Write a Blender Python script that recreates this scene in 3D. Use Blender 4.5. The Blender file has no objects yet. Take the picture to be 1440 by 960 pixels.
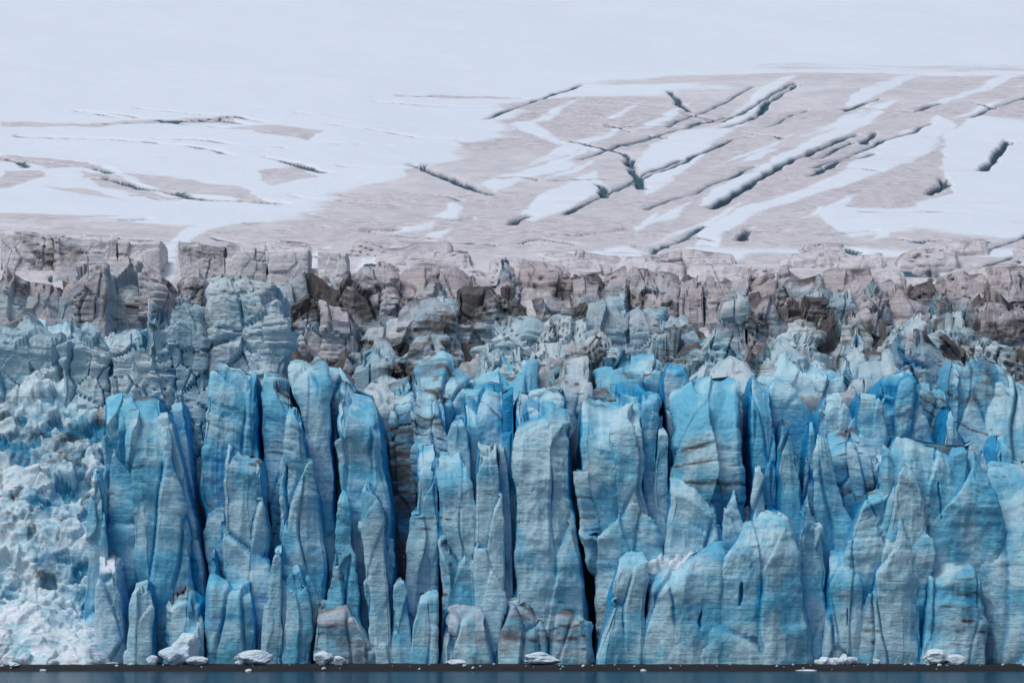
import bpy, math, random
import numpy as np
R = math.radians
sc = bpy.context.scene
C = sc.collection
# ---------------------------------------------------------------- camera, sky, sun, exposure
F = 4200.0          # focal length in photo pixels (1440 wide)
HY = 856.0          # photo row of the camera's eye level
CZ = 8.0            # camera height above the water
cam_d = bpy.data.cameras.new('camera'); cam = bpy.data.objects.new('camera', cam_d); C.objects.link(cam)
cam_d.sensor_width = 36.0; cam_d.lens = 36.0 * F / 1440.0
cam_d.shift_y = (HY - 480.0) / 1440.0
cam_d.clip_start = 1.0; cam_d.clip_end = 9000.0
cam.location = (0, 0, CZ); cam.rotation_euler = (R(90), 0, 0)
sc.camera = cam
w = bpy.data.worlds.new('World'); sc.world = w; w.use_nodes = True
nt = w.node_tree; bg = nt.nodes['Background']
sky = nt.nodes.new('ShaderNodeTexSky'); sky.sky_type = 'NISHITA'; sky.sun_disc = False
SUN_EL, SUN_AZ = 64.0, 240.0            # azimuth: clockwise from +Y; sun behind-left of the camera
sky.sun_elevation = R(SUN_EL); sky.sun_rotation = R(SUN_AZ)
sky.air_density = 1.0; sky.dust_density = 3.5; sky.ozone_density = 1.5
nt.links.new(sky.outputs[0], bg.inputs[0]); bg.inputs[1].default_value = 0.10
sd = bpy.data.lights.new('sun', 'SUN'); so = bpy.data.objects.new('sun', sd); C.objects.link(so)
sd.energy = 1.45; sd.angle = R(22); sd.color = (1.0, 0.97, 0.93)
so.rotation_euler = (R(90 - SUN_EL), 0, R(180 - SUN_AZ)); so.location = (-60, -60, 120)
sc.view_settings.view_transform = 'Standard'; sc.view_settings.look = 'None'
sc.view_settings.gamma = 1.0; sc.view_settings.use_curve_mapping = False
sc.view_settings.exposure = 0.05
try:
    sc.cycles.use_denoising = True; sc.cycles.max_bounces = 8; sc.cycles.diffuse_bounces = 5
except Exception: pass

# ---------------------------------------------------------------- numpy noise
rng0 = np.random.RandomState(7)
TAB = rng0.rand(64, 64, 64).astype(np.float32) * 2 - 1
def vnoise(x, y, z):
    xi = np.floor(x).astype(np.int64); yi = np.floor(y).astype(np.int64); zi = np.floor(z).astype(np.int64)
    fx = (x - xi).astype(np.float32); fy = (y - yi).astype(np.float32); fz = (z - zi).astype(np.float32)
    fx = fx*fx*fx*(fx*(fx*6-15)+10); fy = fy*fy*fy*(fy*(fy*6-15)+10); fz = fz*fz*fz*(fz*(fz*6-15)+10)
    x0 = xi & 63; x1 = (xi+1) & 63; y0 = yi & 63; y1 = (yi+1) & 63; z0 = zi & 63; z1 = (zi+1) & 63
    a = TAB[x0,y0,z0]*(1-fx)+TAB[x1,y0,z0]*fx; b = TAB[x0,y1,z0]*(1-fx)+TAB[x1,y1,z0]*fx
    c = TAB[x0,y0,z1]*(1-fx)+TAB[x1,y0,z1]*fx; d = TAB[x0,y1,z1]*(1-fx)+TAB[x1,y1,z1]*fx
    return (a*(1-fy)+b*fy)*(1-fz)+(c*(1-fy)+d*fy)*fz
def fbm(x, y, z, s=1.0, o=4, sx=1, sy=1, sz=1, gain=0.5):
    r = 0; a = 1.0; f = 1.0/s; t = 0
    for k in range(o):
        r = r + a*vnoise(x*f*sx+17.3*k, y*f*sy+5.1*k, z*f*sz+9.7*k); t += a; a *= gain; f *= 2.03
    return r/t
def worley(x, y, z, s, seed=0):
    """cell id random value, F2-F1 of jittered cells of size s"""
    x = x/s; y = y/s; z = z/s
    xi = np.floor(x).astype(np.int64); yi = np.floor(y).astype(np.int64); zi = np.floor(z).astype(np.int64)
    f1 = np.full(x.shape, 9.0); f2 = np.full(x.shape, 9.0); cid = np.zeros(x.shape); dx1 = np.zeros(x.shape); dz1 = np.zeros(x.shape)
    for i in (-1,0,1):
        for j in (-1,0,1):
            for k in (-1,0,1):
                a = (xi+i+seed) & 63; b = (yi+j+3*seed) & 63; c = (zi+k+7*seed) & 63
                px = xi+i+0.5+0.48*TAB[a,b,c]; py = yi+j+0.5+0.48*TAB[b,c,a]; pz = zi+k+0.5+0.48*TAB[c,a,b]
                d = np.sqrt((px-x)**2+(py-y)**2+(pz-z)**2)
                m = d < f1
                f2 = np.where(m, f1, np.minimum(f2, d))
                cid = np.where(m, TAB[b,a,c], cid); dx1 = np.where(m, x-px, dx1); dz1 = np.where(m, z-pz, dz1)
                f1 = np.where(m, d, f1)
    return cid, f2-f1, dx1*s, dz1*s
def ss(a, b, x):
    t = np.clip((x-a)/(b-a), 0, 1); return t*t*(3-2*t)

# ---------------------------------------------------------------- pixel helpers
def zrow(y, Y): return CZ + (HY - y) / F * Y
def xcol(x, Y): return (x - 720.0) / F * Y
YM = np.array([(-260,1750),(0,985),(100,795),(180,695),(250,615),(330,540),(380,494),(400,485),(430,474),(480,460),(520,440),(560,428),(700,420),(937,414),(960,414)], float)
def ymap(y): return np.interp(y, YM[:,0], YM[:,1])

# ---------------------------------------------------------------- materials
def mat_ice(name, bump=0.85, lx=0.10, pale=(0.45,0.70,0.80), blue=(0.008,0.31,0.60), mid=(0.14,0.50,0.70), dirt=(0.10,0.085,0.08), snow=(0.745,0.83,0.915), silt=(0.45,0.40,0.42)):
    m = bpy.data.materials.new(name); m.use_nodes = True
    n = m.node_tree.nodes; l = m.node_tree.links
    p = n['Principled BSDF']
    at = n.new('ShaderNodeAttribute'); at.attribute_name = 'tint'
    at2 = n.new('ShaderNodeAttribute'); at2.attribute_name = 'tint_b'
    sep = n.new('ShaderNodeSeparateColor'); l.new(at.outputs['Color'], sep.inputs[0])
    sep2 = n.new('ShaderNodeSeparateColor'); l.new(at2.outputs['Color'], sep2.inputs[0])
    geo = n.new('ShaderNodeNewGeometry')
    def mapping(scale):
        q = n.new('ShaderNodeMapping'); q.inputs['Scale'].default_value = scale; l.new(geo.outputs['Position'], q.inputs['Vector']); return q
    def noise(vec, s, d=6, r=0.6, dist=0.0):
        q = n.new('ShaderNodeTexNoise'); q.inputs['Scale'].default_value = s; q.inputs['Detail'].default_value = d
        q.inputs['Roughness'].default_value = r; q.inputs['Distortion'].default_value = dist; l.new(vec.outputs[0], q.inputs['Vector']); return q
    def mth(op, a, b=None, clamp=False):
        q = n.new('ShaderNodeMath'); q.operation = op; q.use_clamp = clamp
        for i, v in enumerate((a, b)):
            if v is None: continue
            if isinstance(v, (int, float)): q.inputs[i].default_value = v
            else: l.new(v, q.inputs[i])
        return q.outputs[0]
    def ramp(v, a, b):
        q = n.new('ShaderNodeMapRange'); q.interpolation_type = 'SMOOTHSTEP'; l.new(v, q.inputs[0])
        q.inputs[1].default_value = a; q.inputs[2].default_value = b; return q.outputs[0]
    def mix(f, a, b):
        q = n.new('ShaderNodeMix'); q.data_type = 'RGBA'
        if isinstance(f, (int, float)): q.inputs[0].default_value = f
        else: l.new(f, q.inputs[0])
        for i, v in ((6, a), (7, b)):
            if isinstance(v, tuple): q.inputs[i].default_value = (*v, 1)
            else: l.new(v, q.inputs[i])
        return q.outputs[2]
    iso = mapping((1,1,1)); lay = mapping((lx,lx,1.0)); flu = mapping((1.0,1.0,0.10))
    nb = noise(iso, 0.16, 5, 0.55); nf = noise(iso, 1.3, 6, 0.62); nl = noise(lay, 1.5, 6, 0.62, 0.4); nv = noise(flu, 0.7, 5, 0.6)
    nl2 = noise(lay, 0.55, 7, 0.68, 0.8)
    # ice body: pale weathered crust over bluer ice
    mm = mth('ADD', mth('MULTIPLY', nb.outputs[0], 1.25), mth('MULTIPLY', nl.outputs[0], 0.35))
    mm = mth('ADD', mm, mth('MULTIPLY', nv.outputs[0], 0.40))
    f_mid = ramp(mth('ADD', mm, mth('MULTIPLY', mth('SUBTRACT', sep2.outputs[1], 0.5), 0.55)), 0.84, 1.16)
    col = mix(f_mid, mid, pale)
    rb = mth('ADD', sep.outputs[0], mth('MULTIPLY', mth('SUBTRACT', nf.outputs[0], 0.5), 0.5))
    rb = mth('MULTIPLY', ramp(rb, 0.12, 0.95), 1.0)
    col = mix(rb, col, blue)
    # snow or frost
    sn = mth('ADD', sep.outputs[2], mth('MULTIPLY', mth('SUBTRACT', nf.outputs[0], 0.5), 0.55))
    sn2 = mth('MULTIPLY', ramp(sn, 0.30, 0.72), ramp(sep.outputs[2], 0.02, 0.2))
    # silt: thin pinkish grey veil ; in sep2.R
    st = mth('ADD', sep2.outputs[0], mth('MULTIPLY', mth('SUBTRACT', nl2.outputs[0], 0.5), 1.0))
    st = mth('MULTIPLY', ramp(st, 0.15, 0.85), ramp(sep2.outputs[0], 0.02, 0.25))
    siltc = mix(ramp(mth('ADD', mth('MULTIPLY', nl.outputs[0], 0.6), mth('MULTIPLY', nf.outputs[0], 0.4)), 0.36, 0.62), tuple(c*0.78 for c in silt), tuple(min(1, c*1.30) for c in silt))
    col = mix(mth('MULTIPLY', st, 0.9), col, siltc)
    col = mix(sn2, col, snow)
    # dirt: brown-black grit lying in streaks and pockets
    dn = mth('ADD', mth('MULTIPLY', nl2.outputs[0], 0.65), mth('MULTIPLY', nf.outputs[0], 0.35))
    dd = mth('ADD', mth('MULTIPLY', sep.outputs[1], 0.62), mth('SUBTRACT', dn, 0.5))
    dd = mth('MULTIPLY', ramp(dd, 0.16, 0.50), ramp(sep.outputs[1], 0.03, 0.2))
    ln = mth('MULTIPLY', ramp(nl.outputs[0], 0.57, 0.66), ramp(sep.outputs[1], 0.02, 0.5))
    dd = mth('MAXIMUM', dd, mth('MULTIPLY', ln, 0.8))
    col = mix(mth('MULTIPLY', dd, 0.92), col, dirt)
    l.new(col, p.inputs['Base Color'])
    p.inputs['Roughness'].default_value = 0.55
    p.inputs['Specular IOR Level'].default_value = 0.3
    b = n.new('ShaderNodeBump'); b.inputs['Strength'].default_value = bump; b.inputs['Distance'].default_value = 0.5
    hh = mth('ADD', mth('MULTIPLY', nf.outputs[0], 0.5), mth('MULTIPLY', nl.outputs[0], 0.42))
    l.new(hh, b.inputs['Height']); l.new(b.outputs[0], p.inputs['Normal'])
    return m
M_ICE = mat_ice('glacier_ice')
M_SHEET = mat_ice('glacier_surface', bump=0.6, lx=0.28, pale=(0.68,0.68,0.71), mid=(0.58,0.59,0.63), blue=(0.04,0.11,0.16), silt=(0.535,0.515,0.55), dirt=(0.09,0.08,0.08))
M_SERAC = mat_ice('dirty_serac_ice', bump=0.7, pale=(0.50,0.57,0.61), mid=(0.30,0.43,0.51), blue=(0.02,0.22,0.40), silt=(0.42,0.37,0.385), dirt=(0.06,0.052,0.05))
M_PALE = mat_ice('weathered_pale_ice', bump=0.8, pale=(0.52,0.64,0.69), mid=(0.34,0.52,0.60), blue=(0.02,0.25,0.44), silt=(0.46,0.42,0.435), dirt=(0.07,0.06,0.058))
M_RUB = mat_ice('crushed_ice', bump=0.9, pale=(0.62,0.77,0.83), mid=(0.36,0.62,0.74), blue=(0.02,0.25,0.42))

def simple_mat(name, col, col2, scale, rough, bump, dist=0.1, spec=0.3):
    m = bpy.data.materials.new(name); m.use_nodes = True
    n = m.node_tree.nodes; l = m.node_tree.links; p = n['Principled BSDF']
    geo = n.new('ShaderNodeNewGeometry')
    q = n.new('ShaderNodeTexNoise'); q.inputs['Scale'].default_value = scale; q.inputs['Detail'].default_value = 7; l.new(geo.outputs['Position'], q.inputs['Vector'])
    mx = n.new('ShaderNodeMix'); mx.data_type = 'RGBA'; l.new(q.outputs[0], mx.inputs[0]); mx.inputs[6].default_value = (*col,1); mx.inputs[7].default_value = (*col2,1)
    l.new(mx.outputs[2], p.inputs['Base Color']); p.inputs['Roughness'].default_value = rough; p.inputs['Specular IOR Level'].default_value = spec
    b = n.new('ShaderNodeBump'); b.inputs['Strength'].default_value = bump; b.inputs['Distance'].default_value = dist
    l.new(q.outputs[0], b.inputs['Height']); l.new(b.outputs[0], p.inputs['Normal'])
    return m
M_BEACH = simple_mat('black_gravel', (0.004,0.004,0.005), (0.016,0.016,0.018), 3.0, 0.75, 1.0)
M_WATER = bpy.data.materials.new('sea_water'); M_WATER.use_nodes = True
def _water():
    n = M_WATER.node_tree.nodes; l = M_WATER.node_tree.links; p = n['Principled BSDF']
    p.inputs['Base Color'].default_value = (0.005,0.06,0.11,1); p.inputs['Roughness'].default_value = 0.16; p.inputs['Specular IOR Level'].default_value = 0.22; p.inputs['IOR'].default_value = 1.33
    geo = n.new('ShaderNodeNewGeometry')
    mp = n.new('ShaderNodeMapping'); mp.inputs['Scale'].default_value = (0.5,1.1,1); l.new(geo.outputs['Position'], mp.inputs['Vector'])
    q = n.new('ShaderNodeTexNoise'); q.inputs['Scale'].default_value = 1.1; q.inputs['Detail'].default_value = 6; q.inputs['Roughness'].default_value = 0.62; l.new(mp.outputs[0], q.inputs['Vector'])
    b = n.new('ShaderNodeBump'); b.inputs['Strength'].default_value = 1.0; b.inputs['Distance'].default_value = 1.6
    l.new(q.outputs[0], b.inputs['Height']); l.new(b.outputs[0], p.inputs['Normal'])
_water()

# ---------------------------------------------------------------- mesh helpers
def make_mesh(name, V, faces_quads, mat, tint=None, tint_b=None, loc=None, extra=None, smooth=True):
    V = np.asarray(V, np.float32)
    loc = np.zeros(3) if loc is None else np.asarray(loc, float)
    me = bpy.data.meshes.new(name)
    Q = np.asarray(faces_quads, np.int32)
    nq = len(Q); k = Q.shape[1]
    ex = extra or []
    tot = nq*k + sum(len(e) for e in ex)
    me.vertices.add(len(V)); me.vertices.foreach_set('co', (V - loc.astype(np.float32)).ravel())
    me.loops.add(tot); me.polygons.add(nq+len(ex))
    li = np.concatenate([Q.ravel()]+[np.asarray(e, np.int32) for e in ex]) if ex else Q.ravel()
    me.loops.foreach_set('vertex_index', li.astype(np.int32))
    st = np.concatenate([np.arange(nq)*k, nq*k+np.cumsum([0]+[len(e) for e in ex])[:-1]]) if ex else np.arange(nq)*k
    me.polygons.foreach_set('loop_start', st.astype(np.int32))
    me.update(calc_edges=True); me.validate()
    me.polygons.foreach_set('use_smooth', np.full(len(me.polygons), smooth))
    for nm, t in (('tint', tint), ('tint_b', tint_b)):
        if t is None: continue
        a = me.attributes.new(nm, 'FLOAT_COLOR', 'POINT')
        c = np.ones((len(V), 4), np.float32); c[:, :t.shape[1]] = np.clip(t, 0, 1); a.data.foreach_set('color', c.ravel())
    me.materials.append(mat)
    o = bpy.data.objects.new(name, me); C.objects.link(o); o.location = loc
    return o
def grid_quads(nr, nc, wrap=False):
    i = np.arange(nr-1)[:,None]; j = np.arange(nc if wrap else nc-1)[None,:]
    j2 = (j+1) % nc
    return np.stack([i*nc+j+0*i, i*nc+j2, (i+1)*nc+j2, (i+1)*nc+j], -1).reshape(-1,4)
def tag(o, label, cat, group=None):
    o['label'] = label; o['category'] = cat
    if group: o['group'] = group
    return o
def normals_grid(P, wrap=False):
    if wrap:
        du = np.roll(P,-1,1)-np.roll(P,1,1)
    else:
        du = np.gradient(P, axis=1)
    dv = np.gradient(P, axis=0)
    n = np.cross(du, dv); ln = np.linalg.norm(n, axis=2, keepdims=True); return n/np.maximum(ln,1e-6)

# ---------------------------------------------------------------- ice column generator
def column(name, label, cat, st, Y0, lean=0.10, group=None, n=2.8, aspect=0.42, top_r=0.35, top_back=5.0, dirt=0.16, dirt_top=0.3, blue=0.25, snow=0.05, silt=0.0,
           amp=1.0, strata=1.0, flute=1.0, layer=1.5, seed=0, mat=None, base=None, res=1.0, zmin=0.3, tilt=None, slits=2, back=16.0, edge=None, round_=0.15, inset=0.08, cell=4.6, vs=0.28, skirt=99.0, sideblue=0.7, cap=0.22, slant=1.0, smooth=True):
    slits = 1 if slits > 3 else 0
    """st: photo rows (y, x_left, x_right) of the outline from top to bottom, standing with its foot at distance Y0"""
    rs = np.random.RandomState(seed*13+5)
    st = np.array(st, float)
    yt, yb = st[0,0], st[-1,0]
    Hp = yb-yt
    nr = int(max(14, min(150, Hp/3.1*res)))
    q = np.linspace(0,1,nr)
    q = 0.35*q**2.2 + 0.65*q          # denser rows at the top
    yr = yt + q*Hp
    xl = np.interp(yr, st[:,0], st[:,1]); xr = np.interp(yr, st[:,0], st[:,2])
    k = max(1, nr//40)                # soften corners of the traced outline
    if k > 1:
        ker = np.ones(2*k+1)/(2*k+1)
        xl = np.convolve(np.pad(xl, k, mode='edge'), ker, 'valid'); xr = np.convolve(np.pad(xr, k, mode='edge'), ker, 'valid')
    wmax = (xr-xl).max()
    zapp = (HY-yr)/F*Y0+CZ
    Rp = max(4.0, top_r*min(wmax, Hp))
    t = np.clip((yr-yt)/Rp, 0, 1)
    fx = top_back*(1-np.sqrt(np.clip(1-(1-t)**2, 0, 1)))
    Yf = Y0 + lean*np.maximum(zapp-zapp.min(),0) + fx
    zr = zrow(yr, Yf)
    if base is not None: zr = np.maximum(zr, base)
    Xl = xcol(xl, Yf); Xr = xcol(xr, Yf)
    # ring round the plan outline: a wedge whose leading edge sits off centre
    wm = wmax/F*Y0
    npx = max(18, min(150, int((wmax*1.5+16)/2.15*res)))
    ns = max(5, npx//7)
    c0 = rs.uniform(-0.65, 0.65) if edge is None else edge
    cf = np.linspace(-1, 1, 2001)
    wed = np.where(cf < c0, (cf+1)/(1+c0), (1-cf)/(1-c0))
    sf = (1-round_)*(0.55*np.clip(wed*7, 0, 1)+0.45*wed) + round_*(1-np.abs(cf)**n)**(1/n)
    sf[0] = sf[-1] = 0
    s = np.concatenate([[0], np.cumsum(np.hypot(np.diff(cf), np.diff(sf)*aspect))]); ui = np.linspace(0, s[-1], npx)
    cx = np.interp(ui, s, cf); sy = np.interp(ui, s, sf)
    Yb = Yf.max()+back*0.35+2.0
    jag = 0.35*min(1.0, wm/6)
    el = jag*fbm(zr*0+seed*7.7, zr*0, zr, 3.5, 4); er = jag*fbm(zr*0+seed*9.1, zr*0+4, zr, 3.5, 4)
    Xl = Xl+el+inset*min(1, wm/5); Xr = Xr+er-inset*min(1, wm/5)
    hw = np.maximum((Xr-Xl)/2, 0.06); xc = (Xl+Xr)/2
    dep = np.minimum(aspect*hw, 4.5)
    rows = []
    for i in range(nr):
        fxp = xc[i]+hw[i]*cx; fyp = Yf[i]+dep[i]*(1-sy)
        tt = np.linspace(0,1,ns+1)[1:]
        Ys = Yf[i]+dep[i]; Ye = max(Yb, Ys+0.3)
        rx = np.full(ns, xc[i]+hw[i]); ry = Ys+(Ye-Ys)*tt
        row = np.concatenate([np.stack([fxp, fyp], 1), np.stack([rx, ry], 1), np.stack([np.full(ns, xc[i]-hw[i]), ry[::-1]], 1)])
        rows.append(np.concatenate([row, np.full((len(row),1), zr[i])], 1))
    P = np.array(rows)                                   # nr, nc, 3
    nc = P.shape[1]
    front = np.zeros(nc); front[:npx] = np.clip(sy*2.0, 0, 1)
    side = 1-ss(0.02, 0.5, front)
    bk = np.ones(nc); bk[npx:npx+ns] = 1-np.linspace(0,1,ns+1)[1:]; bk[npx+ns:] = np.linspace(0,1,ns+1)[:-1]
    N = -normals_grid(P, True)
    # make sure normals look outward
    cen = np.stack([xc, Yf+dep+2, zr], 1)[:,None,:]
    sg = np.sign(np.sum((P-cen)*N, axis=2, keepdims=True)); N = N*np.where(np.mean(sg) < 0, -1, 1)
    X, Yc, Z = P[...,0], P[...,1], P[...,2]
    so = seed*3.17
    sc_ = min(1.0, max(0.25, wm/8.0))*amp
    if tilt is None: tilt = rs.uniform(-0.18, 0.18)
    # large bulges, upright slabs broken along sharp joints, fine bedding
    bend = 1.2*fbm(X+so, Yc, Z, 9.0, 2)
    cid, ed, cdx, cdz = worley(X+bend+so, Yc*0.35, Z*vs+0.4*bend, cell*max(0.5, min(1.2, wm/8)), seed)
    joint = ss(0.10, 0.0, ed)
    jm = ss(-0.25, 0.25, fbm(X, Yc+so, Z, 8.0, 2))
    rdg = (1-np.abs(fbm(X+so, Yc, Z, 3.6, 1, 1, 1, 0.35))*2)*0.5+(1-np.abs(fbm(X-so, Yc, Z, 1.5, 1, 1, 1, 0.45))*2)*0.22+(1-np.abs(fbm(X, Yc+so, Z, 0.8, 2))*2)*0.17
    D = sc_*0.9*fbm(X+so, Yc, Z, 7.0, 3)+sc_*0.55*(rdg-0.4)
    D = D + flute*sc_*(0.75*cid + 0.30*cid*cdx + 0.16*cdz - 0.55*joint*jm)
    groove = joint; gm = jm
    wv = Z/layer + 1.1*fbm(X+so, Yc, Z, 9.0, 3, 1, 1, 0.6) + tilt*X/layer
    li = np.floor(wv); fr = wv-li
    lr = TAB[(li.astype(int)+seed*5) & 63, (seed*11) & 63, 3]
    pil = 1-np.abs(2*fr-1)**6
    wv2 = wv*3.3+0.6*fbm(X, Yc, Z+so, 3.0, 2); fr2 = wv2-np.floor(wv2)
    st_m = ss(-0.2, 0.4, fbm(X, Yc, Z+so, 7.0, 2))
    D = D + strata*sc_*(0.15+0.85*st_m)*(0.13*lr+0.10*pil+0.045*(1-np.abs(2*fr2-1)**2))*(0.3+0.7*(1-side))
    D = D - 0.12*sc_
    D = D*(1-0.6*side[None,:]) - 0.15*side[None,:]*sc_
    crack = np.zeros_like(X)
    for c in range(slits):                               # narrow upright clefts with blue cleft light painted inside
        x0 = rs.uniform(-0.75,0.75); zc = rs.uniform(0.15,0.85); hl = rs.uniform(0.05,0.16)*(zr.max()-zr.min()); wd = rs.uniform(0.10,0.28)*max(0.5,min(1.4,wm/7))
        zc = zr.min()+zc*(zr.max()-zr.min())
        xx = xc[:,None]+hw[:,None]*x0+0.05*(Z-zc)*rs.uniform(-1,1)+0.25*fbm(X*0+so, Yc*0, Z, 3.0, 2)
        e = np.clip(1-((Z-zc)/hl)**2, 0, 1)**0.5
        g = np.clip(1-np.abs(X-xx)/(wd*e+1e-3), 0, 1)*(e > 0.05)*(front[None,:] > 0.3)
        crack = np.maximum(crack, np.sqrt(g))
    D = D-0.8*crack
    fade = (bk[None,:])*np.ones((nr,1))
    tp = ss(0, 0.03, (yr-yt)/max(Hp,1))[:,None]
    D = D*fade*(0.25+0.75*tp)
    P2 = P+N*D[...,None]*np.array([1,1,0.6])
    tz = ss(0.45, 0.0, (yr-yt)/max(Hp,1))[:,None]*np.ones_like(X)
    P2[...,2] += tz*np.clip(rs.uniform(-0.55,0.55)*(X-xc[:,None])+0.9*sc_*fbm(X+so, 0*X, 0*X, 2.6, 3)+0.8*sc_*cid, -0.17*(zr.max()-zr.min()), 0.17*(zr.max()-zr.min()))*slant
    # colour masks: fracture ice with cleft light and shade painted in blue, grit, frost
    nlow = fbm(X+31, Yc, Z+so, 8.0, 3)
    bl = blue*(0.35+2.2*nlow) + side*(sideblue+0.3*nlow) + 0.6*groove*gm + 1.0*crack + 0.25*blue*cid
    upn = np.clip(N[...,2],0,1)
    seam = np.exp(-((np.minimum(fr,1-fr))/0.07)**2)
    dz = dirt*(0.6+1.6*fbm(X, Yc+55, Z, 6.0, 3)) + dirt_top*ss(0.12,0.0,(yr-yt)/max(Hp,1))[:,None]*(0.5+fbm(X+9,Yc,Z,3.0,3)) + seam*(0.22+dirt*1.3)*ss(-0.15,0.4,fbm(X+70,Yc,Z,5.0,2))
    sn = snow + cap*upn*ss(0.3,0.8,upn)
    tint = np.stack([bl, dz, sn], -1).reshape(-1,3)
    si = silt*(0.6+0.8*fbm(X+12,Yc+3,Z,5.0,3)+0.5*upn)
    tb = np.stack([si, 0*si+rs.uniform(0.3,0.7), 0*si], -1).reshape(-1,3)
    low = P2[-1:].copy(); low[...,2] = np.minimum(low[...,2]-skirt, 0.2 if skirt > 90 else 1e9)
    P2 = np.concatenate([P2, low]); tint = np.concatenate([tint, tint[-nc:]]); tb = np.concatenate([tb, tb[-nc:]])
    V = P2.reshape(-1,3)
    Q = grid_quads(nr+1, nc, True)
    loc = np.array([xc[-1], Yf[-1]+dep[-1], zr[-1]])
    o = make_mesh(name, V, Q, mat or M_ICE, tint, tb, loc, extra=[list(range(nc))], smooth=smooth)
    tag(o, label, cat, group)
    return o

# ---------------------------------------------------------------- angular chunk generator
_ico = {}
def ico(sub):
    if sub not in _ico:
        import bmesh
        bm = bmesh.new(); bmesh.ops.create_icosphere(bm, subdivisions=sub, radius=1.0)
        v = np.array([x.co[:] for x in bm.verts]); f = np.array([[a.index for a in q.verts] for q in bm.faces]); bm.free(); _ico[sub] = (v, f)
    return _ico[sub]
def chunk_verts(size, seed, sub=3, planes=11, rough=0.06, soft=26.0):
    rs = np.random.RandomState(seed)
    v, f = ico(sub)
    nrm = rs.normal(size=(planes,3)); nrm /= np.linalg.norm(nrm, axis=1, keepdims=True)
    d = rs.uniform(0.62, 1.0, planes)
    dots = v@nrm.T
    r = np.where(dots > 0.05, d/np.maximum(dots,0.05), 9.0)
    rr = -np.log(np.sum(np.exp(-soft*np.minimum(r,4)),1)+np.exp(-soft*1.15))/soft
    p = v*rr[:,None]
    p = p*(1+rough*fbm(p[:,0]*2+seed, p[:,1]*2, p[:,2]*2, 1.0, 4)[:,None])
    return p*np.array(size), f
def chunk(name, label, cat, loc, size, seed, mat=None, group=None, sub=3, tint=(0.1,0.05,0.5), silt=0.0, rough=0.24, planes=8, strata=0.0, sink=0.12):
    p, f = chunk_verts((size[0]/2, size[1]/2, size[2]/2), seed, sub, planes, rough)
    zmin = p[:,2].min(); p[:,2] -= zmin*(1-sink)
    W = p+np.array(loc)
    if strata:
        wv = W[:,2]/0.9+0.9*fbm(W[:,0],W[:,1],W[:,2],4.0,2); fr = wv-np.floor(wv)
        k = strata*(0.22*(1-np.abs(2*fr-1)**3)+0.3*fbm(W[:,0],W[:,1],W[:,2],2.0,4))
        c = p-np.array([0,0,size[2]*0.4]); c /= np.maximum(np.linalg.norm(c,axis=1,keepdims=True),1e-3)
        W = W+c*k[:,None]*np.array([1,1,0.3])
    n0 = fbm(W[:,0],W[:,1]+seed,W[:,2],max(size)*0.4,3)
    t = np.stack([tint[0]+0.5*n0, tint[1]+0.4*fbm(W[:,0]+40,W[:,1],W[:,2],max(size)*0.3,3), tint[2]+0*n0], 1)
    tb = np.stack([silt+0.4*n0*(silt > 0), 0*n0+0.6, 0*n0], 1)
    o = make_mesh(name, W, f, mat or M_ICE, t, tb, np.array(loc, float), smooth=False)
    return tag(o, label, cat, group)

# ================================================================= THE SETTING
# ---- water
gx = np.concatenate([np.linspace(-900,-120,8), np.linspace(-110,110,12), np.linspace(120,900,8)]); gy = np.linspace(-200, 389, 30)
Gx, Gy = np.meshgrid(gx, gy)
wo = make_mesh('water', np.stack([Gx, Gy, 0*Gx], -1).reshape(-1,3), grid_quads(30, 28), M_WATER); wo['kind'] = 'structure'
# ---- black gravel beach with a small berm
bxs = np.linspace(-125, 125, 800); bp = np.array([(383.0,-0.5),(385.5,-0.08),(386.2,0.06),(387.2,0.28),(388.4,0.52),(389.6,0.68),(391,0.74),(393,0.72),(396,0.75),(400,0.8),(420,0.9)])
by = np.interp(np.linspace(0,1,48), np.linspace(0,1,len(bp)), bp[:,0]); bz = np.interp(by, bp[:,0], bp[:,1])
BX, BY = np.meshgrid(bxs, by); BZ = np.repeat(bz[:,None], 800, 1)
BZ = BZ + 0.10*fbm(BX, BY, 0*BX, 6.0, 3)+0.07*fbm(BX, BY, 0*BX+3, 0.7, 3)
BYY = BY + 1.3*fbm(BX, 0*BX, 0*BX+8, 11.0, 4)*ss(395, 388, BY)
bo = make_mesh('beach', np.stack([BX, BYY, BZ], -1).reshape(-1,3), grid_quads(48, 800), M_BEACH); bo['kind'] = 'structure'

# ---- the glacier body: one sheet from the back of the ice front up to the snowfield
def poly_mask(px, py, poly, soft=3.0):
    """signed inside mask of a polygon in photo pixels, soft edge"""
    poly = np.array(poly, float); inside = np.zeros(px.shape, bool); dist = np.full(px.shape, 1e9)
    n = len(poly)
    for i in range(n):
        x1, y1 = poly[i]; x2, y2 = poly[(i+1) % n]
        cond = ((y1 > py) != (y2 > py))
        with np.errstate(divide='ignore', invalid='ignore'):
            xi = (x2-x1)*(py-y1)/(y2-y1+1e-12)+x1
        inside ^= cond & (px < xi)
        dx, dy = x2-x1, y2-y1
        t = np.clip(((px-x1)*dx+(py-y1)*dy)/(dx*dx+dy*dy+1e-9), 0, 1)
        dist = np.minimum(dist, np.hypot(px-x1-t*dx, (py-y1-t*dy)*2.0))
    sd = np.where(inside, dist, -dist)
    return ss(-soft, soft, sd)
cols = np.linspace(-170, 1610, 730)
rows_ = np.concatenate([np.linspace(-260,-20,30)[:-1], np.linspace(-20, 90, 90)[:-1], np.linspace(90, 400, 430)[:-1], np.linspace(400, 560, 190)[:-1], np.linspace(560, 950, 40)])
PX, PY = np.meshgrid(cols, rows_)
YY = ymap(PY)
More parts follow.
